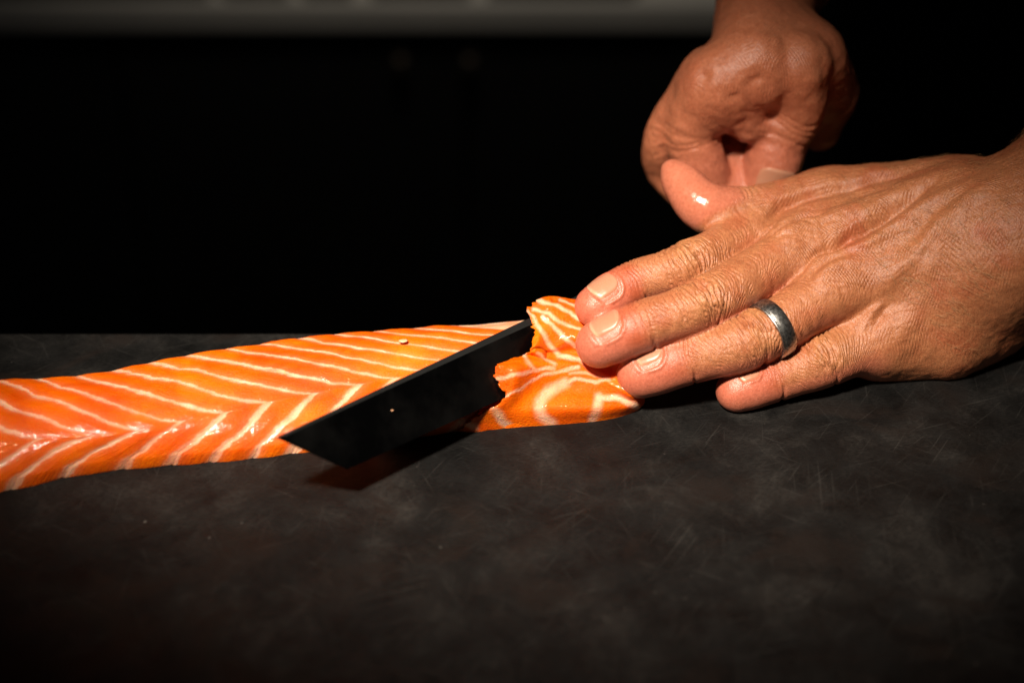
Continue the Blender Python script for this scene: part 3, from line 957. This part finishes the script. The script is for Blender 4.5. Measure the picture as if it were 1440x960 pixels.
    disp += stroke([(1075, 405), (1110, 380), (1150, 352), (1195, 342), (1240, 340)], 54, 2.4, -3.02)
    disp += stroke([(1120, 425), (1170, 414), (1220, 394), (1270, 372)], 50, 2.4, -3.02)
    disp += stroke([(1190, 452), (1225, 442), (1262, 446), (1290, 462)], 40, 2.4, -2.26)
    for k_ in range(16):                                  # short, shallow slack-skin folds
        x0 = 1095 + 19 * (k_ % 8) + rng.uniform(-9, 9); y0 = 322 + 44 * (k_ // 8) + rng.uniform(-16, 16) + 5 * (k_ % 8) * 0.5
        an = rng.uniform(-0.25, 0.45); L_ = rng.uniform(22, 48)
        disp += stroke([(x0 - L_ / 2, y0 + L_ / 2 * math.sin(an)), (x0, y0 - 3), (x0 + L_ / 2, y0 - L_ / 2 * math.sin(an))], 52, 1.0, -rng.uniform(0.6, 1.2))
    # skin lines: long wavering wrinkles roughly along the hand, finer cross-hatching
    hx = np.array([0.93, 0.20, 0.0]); hy = np.array([-0.2, 0.93, -0.25])
    u = V @ hx; v = V @ hy
    c2 = np.stack([u, v, 0 * u], 1)
    wv = noise(c2 / np.array([16, 12, 1]), 80) * 3.0 + noise(c2 / np.array([5, 4, 1]), 81) * 0.5
    e = np.clip(0.35 + fbm(c2 / 11, 82), 0, 1)
    r1 = 1 - np.abs(noise(np.stack([(u - 0.4 * v) / 1.4, (v + 0.4 * u) / 7.0, 0 * u], 1), 84))
    disp += dorsal * -0.12 * np.clip(r1 - 0.7, 0, 1) * 3
    r2 = 1 - np.abs(noise(np.stack([u / 9.0, (v + 0.2 * u + 0.4 * wv) / 2.2, 0 * u], 1), 86))
    disp += dorsal * -0.22 * np.clip(r2 - 0.75, 0, 1) * 4
    disp += hand * 0.35 * fbm(V / 6, 85)
    # thumb: pad is smooth and wet
    S, D, A = axis_coords(V, LTH, np.array([0, 0.5, 0.85]))
    seg = np.r_[0, np.cumsum(np.linalg.norm(np.diff(LTH, axis=0), axis=1))]
    R = np.interp(S, seg, LTR)
    tw = (D < R + 4) * (1 - sstep(seg[18] - 4, seg[18] + 10, S)) * (V[:, 0] < 118) * sstep(2, 6, order.min(1))
    mixc(np.array([0.60, 0.20, 0.125]), tw * 0.9)
    padw = tw * (1 - sstep(seg[12], seg[18], S))
    wet = np.maximum(wet, padw)
    disp *= 1 - 0.9 * padw
    ti = np.exp(-((S - seg[18]) / 4.0) ** 2) * (D < R + 4) * (V[:, 0] < 118) * sstep(2, 6, order.min(1))
    disp += ti * 0.7 * crease((S - seg[18]) / 2.2 + 0.5 * noise(V / 4, 90), 1.5)
    mixc(YEL, ti * 0.5)
    # wet fingertips
    for k in FING:
        S, D, A, R, seg, ax, rad = info[k]
        wet = np.maximum(wet, 0.4 * (own == list(FING).index(k)) * (D < R + 4) * (1 - sstep(seg[8] * 0.4, seg[8], S)))
    V = V + N * disp[:, None]
    over = V[:, 1] < BOARD_FAR
    V[over, 2] = np.maximum(V[over, 2], 0.12)
    # soften where fingers meet the fish: nothing needed
    return V, col, coord, wet, nails, fcoord, fmask, np.clip(N[:, 2] * 1.2 + 0.35, 0, 1) * (1 - onfinger) * (1 - padw)

LV2, LCOL, LCO, LWET, LNAILS, LFC, LFM, LHM = detail_left()

# right hand, behind, holding the handle
def build_right_hand():
    fld = Field((40, 35, -10), (215, 420, 290), 1.4)
    tf = lambda pts, n=6: catmull([P(*p) for p in pts], n)
    def R(vals, n): return np.interp(np.linspace(0, len(vals) - 1, n), np.arange(len(vals)), vals)
    v = None
    W0 = np.array([115., 152., 98.])
    idx = tf([(1000, 268, 34), (988, 232, 46), (972, 178, 62), (1015, 112, 84)]); iv = fld.chain(idx, R([9.4, 10.4, 11.6, 13], len(idx)))
    mid = tf([(962, 268, 28), (936, 236, 36), (941, 188, 55), (1000, 108, 80)]); mv = fld.chain(mid, R([8, 8.6, 10, 12], len(mid)))
    rg = tf([(1040, 250, 24), (975, 235, 26), (970, 185, 46), (1020, 105, 74)]); rv = fld.chain(rg, R([8, 8.5, 9.5, 12], len(rg)))
    th = tf([(1078, 256, 38), (1088, 225, 47), (1098, 190, 57), (1122, 142, 72), (1120, 95, 88)]); tv = fld.chain(th, R([10.0, 12.2, 12.4, 13.5, 15], len(th)))
    palm = []
    pv = fld.chain([P(1005, 118, 80), P(1060, 95, 88), W0], [14, 18, 24], pad=28)
    pv = smin(pv, fld.chain([P(1054, 170, 65), P(1034, 142, 74), P(1015, 122, 82)], [9.5, 12, 12.5], pad=28), 4.5)
    pv = smin(pv, fld.chain([P(1130, 85, 84), P(1158, 130, 62), P(1150, 180, 46)], [18, 15, 10], pad=28), 10)
    pv = smin(pv, fld.chain([P(1050, 175, 44), P(1075, 130, 58)], [9, 14], pad=28), 10)
    fa = catmull([W0, np.array([127., 220., 128.]), np.array([132., 330., 190.]), np.array([134., 420., 240.])], 4)
    pv = smin(pv, fld.chain(fa, R([27, 31, 36, 41], len(fa)), pad=28), 14)
    d = smin(iv, mv, 2.0); d = smin(d, rv, 2.0)
    v = smin(pv, d, 7); v = smin(v, tv, 2.2)
    v = smin(v, fld.chain([P(1028, 285, 30), P(1024, 225, 40), P(1030, 170, 50)], [9, 10.5, 12], pad=28), 1.5)
    v = smin(v, fld.chain([P(1052, 275, 16), P(1050, 225, 20), P(1045, 170, 30)], [9, 9.5, 11], pad=28), 1.5)
    fld.v = v
    verts, quads = fld.mesh()
    V, Q, N = subdivide(verts, quads, 1, 3)
    n = len(V)
    disp = 0.45 * fbm(V / 5.5, 101)
    for pts, wd, am in (([P(1075, 95, 100), P(1062, 125, 86), P(1050, 150, 72), P(1046, 172, 60)], 2.0, -2.0),
                        ([P(1020, 120, 96), P(1035, 145, 78), P(1040, 165, 66)], 1.6, -1.2), ([P(985, 105, 92), P(1010, 140, 76), P(1018, 160, 66)], 1.6, -1.2),
                        ([P(1160, 80, 100), P(1168, 120, 84), P(1160, 160, 66)], 2.2, -1.6), ([P(1085, 160, 70), P(1110, 170, 68), P(1130, 160, 70)], 1.2, -0.8)):
        d, t = poly_dist(V + 2 * np.stack([noise(V / 8, 105), noise(V / 8, 106), 0 * V[:, 0]], 1), np.array(pts))
        disp += am * np.exp(-(d / (wd * 2.2)) ** 2)
    col = np.tile(BASE * 0.95, (n, 1))
    def mixc(c, w):
        w = np.clip(w, 0, 1)[:, None]; col[:] = col * (1 - w) + np.array(c) * w
    mixc(RED, 0.4 * np.clip(fbm(V / 12, 104), 0, 1))
    c = P(1035, 150, 66); mixc(PINK, np.full(n, 0.42)); mixc(PINK, 0.9 * np.exp(-(np.linalg.norm(V - c, axis=1) / 22) ** 2))
    for ax in (idx, th):
        S, D, A = axis_coords(V, ax, np.array([0, -0.4, 0.9]))
        mixc(PINK, 0.7 * (D < 14) * (1 - sstep(14, 28, S)))
    for ax, ss_ in ((th, (27, 30, 33, 22)), (idx, (24, 27, 30))):
        S, D, A = axis_coords(V, ax, np.array([0, -0.4, 0.9]))
        for s_ in ss_:
            disp -= 0.42 * np.exp(-((S - s_ + 1.2 * noise(V / 6, 108)) / 0.7) ** 2) * (D < 17)
    c = P(1035, 155, 68)
    disp += 0.8 * np.exp(-(np.linalg.norm(V - c, axis=1) / 16) ** 2) * crease((V @ np.array([0.5, 0.5, 0.7])) / 4.5 + 0.6 * noise(V / 8, 109), 1.5)
    V = V + N * disp[:, None]
    return V, Q, col, V.copy(), np.zeros(n) + 0.25, th

RV, RQ, RCOL, RCO, RWET, RTH = build_right_hand()
print("right hand verts", len(RV))

# the torso (skin under the shirt) is one coarse body joined to both arms
def build_torso(grow, h):
    fld = Field((-60, 200, -500), (640, 760, 620), h)
    c = lambda p, r, k: fld.add(fld.chain(p, [x + grow for x in r], pad=120), k)
    fld.add(fld.chain([(310, 500, -420), (310, 500, -150), (310, 490, 150), (310, 490, 330)], [x + grow for x in (150, 145, 150, 130)], pad=120), 1)
    fld.add(fld.chain([(150, 490, 380), (310, 490, 420), (470, 490, 380)], [x + grow for x in (60, 65, 60)], pad=120), 60)
    fld.add(fld.chain([(140, 490, 370), (124, 415, 242)], [x + grow for x in (56, 40)], pad=120), 40)
    fld.add(fld.chain([(480, 490, 370), (440, 330, 220), (312, 132, 152)], [x + grow for x in (56, 46, 33)], pad=120), 40)
    return fld.mesh()
TV, TQ = build_torso(0.0, 14)
SV, SQ = build_torso(7.0, 9)

nL, nR = len(LV2), len(RV)
AV = np.vstack([LV2, RV, TV]); AQ = np.vstack([LQ, RQ + nL, TQ + nL + nR])
person = mesh_obj("person", AV, AQ, SKIN)
attr_color(person.data, "skin_color", np.vstack([LCOL, RCOL, np.tile(BASE, (len(TV), 1))]))
attr_vec(person.data, "skin_coord", np.vstack([LCO, RCO, TV]))
attr_vec(person.data, "finger_coord", np.vstack([LFC, RCO, TV]))
attr_f(person.data, "finger_mask", np.r_[LFM, np.zeros(len(RV) + len(TV))])
attr_f(person.data, "hand_mask", np.r_[LHM, np.full(len(RV), 0.7), np.zeros(len(TV))])
attr_f(person.data, "wet", np.r_[LWET, RWET, np.zeros(len(TV))])
tag(person, "tanned hands of a cook in black, one pressing the salmon, one gripping the knife", "person")

# shirt, sleeves cut off above the wrists
wob = SV + 3.0 * np.stack([noise(SV / 40, 110), noise(SV / 40, 111), noise(SV / 40, 112)], 1) * 1.5
keep = np.where((SV[SQ].mean(1)[:, 1] > 235))[0]
shirt = mesh_obj("shirt", wob, SQ[keep], mat_simple("black_cloth", (0.012, 0.012, 0.013), 0.9, var=0.3, scale=25, bump=0.6, bscale=500), person)

# ------------------------------------------------------------------ fingernails
def build_nail(ax, rad, up, s0, nl, nw, lift=0.0):
    """curved plate following the fingertip, found by walking out from the finger's axis"""
    seg = np.r_[0, np.cumsum(np.linalg.norm(np.diff(ax, axis=0), axis=1))]
    u = ax[3] - ax[0]; u /= np.linalg.norm(u)
    dz = up - (up @ u) * u; dz /= np.linalg.norm(dz); dy = np.cross(u, dz)
    na, nb = 26, 27
    verts = []; co = []; col = []
    for i in range(na):
        a = i / (na - 1)
        for j in range(nb):
            b = -1 + 2 * j / (nb - 1)
            # rounded cuticle end
            q = max((a - 0.45) / 0.55, 0)
            half = max(1 - q ** 2.6, 0.0) ** (1 / 2.6)
            ang = b * nw * max(half, 0.05)
            s = s0 + nl * a + 1.7 * b * b * (1 - a)
            r0 = np.interp(s, [-rad[0] * 0.52, 0, 4, 9], [rad[0] * 0.90, rad[0] * 1.0, rad[2] * 1.005, rad[5] * 1.0])
            r = r0 + 0.10 + lift - 0.75 * max(0, (abs(b) - 0.82) / 0.18) ** 2 * 0.8 - 0.6 * max(0, (a - 0.86) / 0.14) ** 2 - 0.25 * max(0, (0.1 - a) / 0.1)
            c = ax[0] + u * s
            verts.append(c + dz * math.cos(ang) * r + dy * math.sin(ang) * r)
            co.append((s, ang * r, 0))
            base = np.array([0.43, 0.185, 0.108])
            white = np.array([0.50, 0.27, 0.165])
            w = sstep(0.14, 0.07, a) if False else float(np.clip((0.13 - a) / 0.05, 0, 1))
            lun = float(np.clip((a - 0.82) / 0.1, 0, 1)) * 0.3
            cc = base * (1 - w) + white * w
            cc = cc * (1 - lun) + np.array([0.50, 0.25, 0.155]) * lun
            col.append(cc)
    f = []
    for i in range(na - 1):
        for j in range(nb - 1):
            f.append((i * nb + j, i * nb + j + 1, (i + 1) * nb + j + 1, (i + 1) * nb + j))
    # front lip
    base_i = len(verts)
    for j in range(nb):
        verts.append(np.array(verts[j]) - dz * 0.8 + u * 0.25); co.append(co[j]); col.append(np.array([0.55, 0.40, 0.28]))
    for j in range(nb - 1):
        f.append((j + 1, j, base_i + j, base_i + j + 1))
    o = mesh_obj("fingernail", verts, f, NAIL, person)
    attr_color(o.data, "skin_color", np.array(col)); attr_vec(o.data, "skin_coord", np.array(co))
    return o
for k, ax, rad, up, s0, nl, nw in LNAILS:
    build_nail(ax, rad, up, s0, nl, nw)
rr = np.interp(np.linspace(0, 4, len(RTH)), range(5), [10.0, 12.2, 12.4, 13.5, 15])
build_nail(RTH, rr, np.array([0.30, -0.72, 0.55]), -4.0, 13.0, 0.85, 0.8)

# ------------------------------------------------------------------ fine hairs on the back of the hand and wrist
def build_hair(count=1300):
    V, N = LV2, LN
    fing = np.min(np.stack([axis_coords(V, LF[k][0], np.array([0, 0, 1.]))[1] for k in LF], 1), 1)
    ok = np.where((N[:, 2] > 0.05) & (V[:, 0] > 128) & (V[:, 0] < 262) & (V[:, 1] < 34 + 0.15 * (V[:, 0] - 130)) & (fing > 20) & (noise(V / 16, 120) > -0.35))[0]
    pick = rng.choice(ok, count, replace=False)
    vs_, fs_ = [], []
    for i in pick:
        p, nr = V[i], N[i] / np.linalg.norm(N[i])
        g = np.array([0.55, -0.75, 0.0]) + rng.normal(0, 0.28, 3)
        g -= (g @ nr) * nr; g /= np.linalg.norm(g)
        L = rng.uniform(3.5, 8.0); sd = np.cross(nr, g); cur = rng.normal(0, 0.22)
        b0 = len(vs_)
        for q in range(5):
            t = q / 4
            c = p + g * (L * t) + nr * (0.25 + 1.3 * math.sin(t * 2.2) * 0.8) + sd * cur * L * t * t
            r = 0.045 * (1 - 0.75 * t)
            for a in range(3):
                an = 2 * math.pi * a / 3
                vs_.append(c + sd * math.cos(an) * r + nr * math.sin(an) * r)
        for q in range(4):
            for a in range(3):
                fs_.append((b0 + q * 3 + a, b0 + q * 3 + (a + 1) % 3, b0 + q * 3 + 3 + (a + 1) % 3, b0 + q * 3 + 3 + a))
    o = mesh_obj("arm_hair", np.array(vs_), np.array(fs_), mat_simple("sandy_hair", (0.42, 0.24, 0.11), 0.4), person)
    o['kind'] = 'stuff'
build_hair()

# ------------------------------------------------------------------ ring on the ring finger
def build_ring():
    ax, rad = LF['ring']
    seg = np.r_[0, np.cumsum(np.linalg.norm(np.diff(ax, axis=0), axis=1))]
    C0 = P(1093, 462, 33)
    i = np.argmin(np.linalg.norm(ax - C0, axis=1))
    u = ax[i + 1] - ax[i - 1]; u /= np.linalg.norm(u)
    c = ax[i]; r = rad[i] + 0.5
    z = np.array([0, 0, 1.]); dz = z - (z @ u) * u; dz /= np.linalg.norm(dz); dy = np.cross(u, dz)
    prof = [(-3.2, -0.6), (-3.1, 0.50), (-2.3, 0.72), (-2.15, 0.36), (-1.9, 0.36), (-1.75, 0.74), (0, 0.80), (2.6, 0.74), (3.05, 0.5), (3.15, -0.5), (0, -1.3)]
    n = 96; v = []; f = []
    for q in range(n):
        a = 2 * math.pi * q / n
        for s, o in prof:
            v.append(u * s + (dz * math.cos(a) + dy * math.sin(a)) * (r + o))
    k = len(prof)
    for q in range(n):
        for j in range(k):
            f.append((q * k + j, q * k + (j + 1) % k, ((q + 1) % n) * k + (j + 1) % k, ((q + 1) % n) * k + j))
    o = mesh_obj("finger_ring", v, f, mat_ring())
    o.location = tuple(c * MM)
    m = o.modifiers.new("bevel", 'BEVEL'); m.width = 0.12 * MM; m.segments = 2; m.limit_method = 'ANGLE'
    tag(o, "brushed dark silver band ring worn on the flat hand's ring finger", "ring")
build_ring()

# ------------------------------------------------------------------ scraps of fish
def scrap(name, c, r, mat, label, cat, seed, group=None):
    vs_, fs_ = [], []
    nu, nv = 18, 10
    for i in range(nv + 1):
        th = math.pi * i / nv
        for j in range(nu):
            a = 2 * math.pi * j / nu
            d = np.array([math.sin(th) * math.cos(a), math.sin(th) * math.sin(a), math.cos(th)])
            vs_.append(d)
    D = np.array(vs_); k = 1 + 0.45 * noise(D * 1.6 + seed, seed) + 0.25 * noise(D * 4 + seed, seed + 1)
    V = D * k[:, None] * np.array(r)
    for i in range(nv):
        for j in range(nu):
            fs_.append((i * nu + j, (i + 1) * nu + j, (i + 1) * nu + (j + 1) % nu, i * nu + (j + 1) % nu))
    o = mesh_obj(name, V, fs_, mat)
    o.location = tuple(np.array(c) * MM)
    tag(o, label, cat, group)
    return o
PALE = mat_simple("pale_fish_fat", (0.78, 0.40, 0.22), 0.3, var=0.25, scale=300, bump=0.4, bscale=900)
scrap("fish_scrap", P(567, 479, 22.5), (1.7, 1.1, 0.25), PALE, "small pale scrap of fat lying on top of the salmon fillet", "fish scrap", 3)
kb = KT + kd * 46 + kw * 9 + kn * 0.9
scrap("fish_scrap", kb, (0.4, 0.22, 0.15), PALE, "tiny pale fish crumb stuck to the flat of the knife blade", "fish scrap", 11)
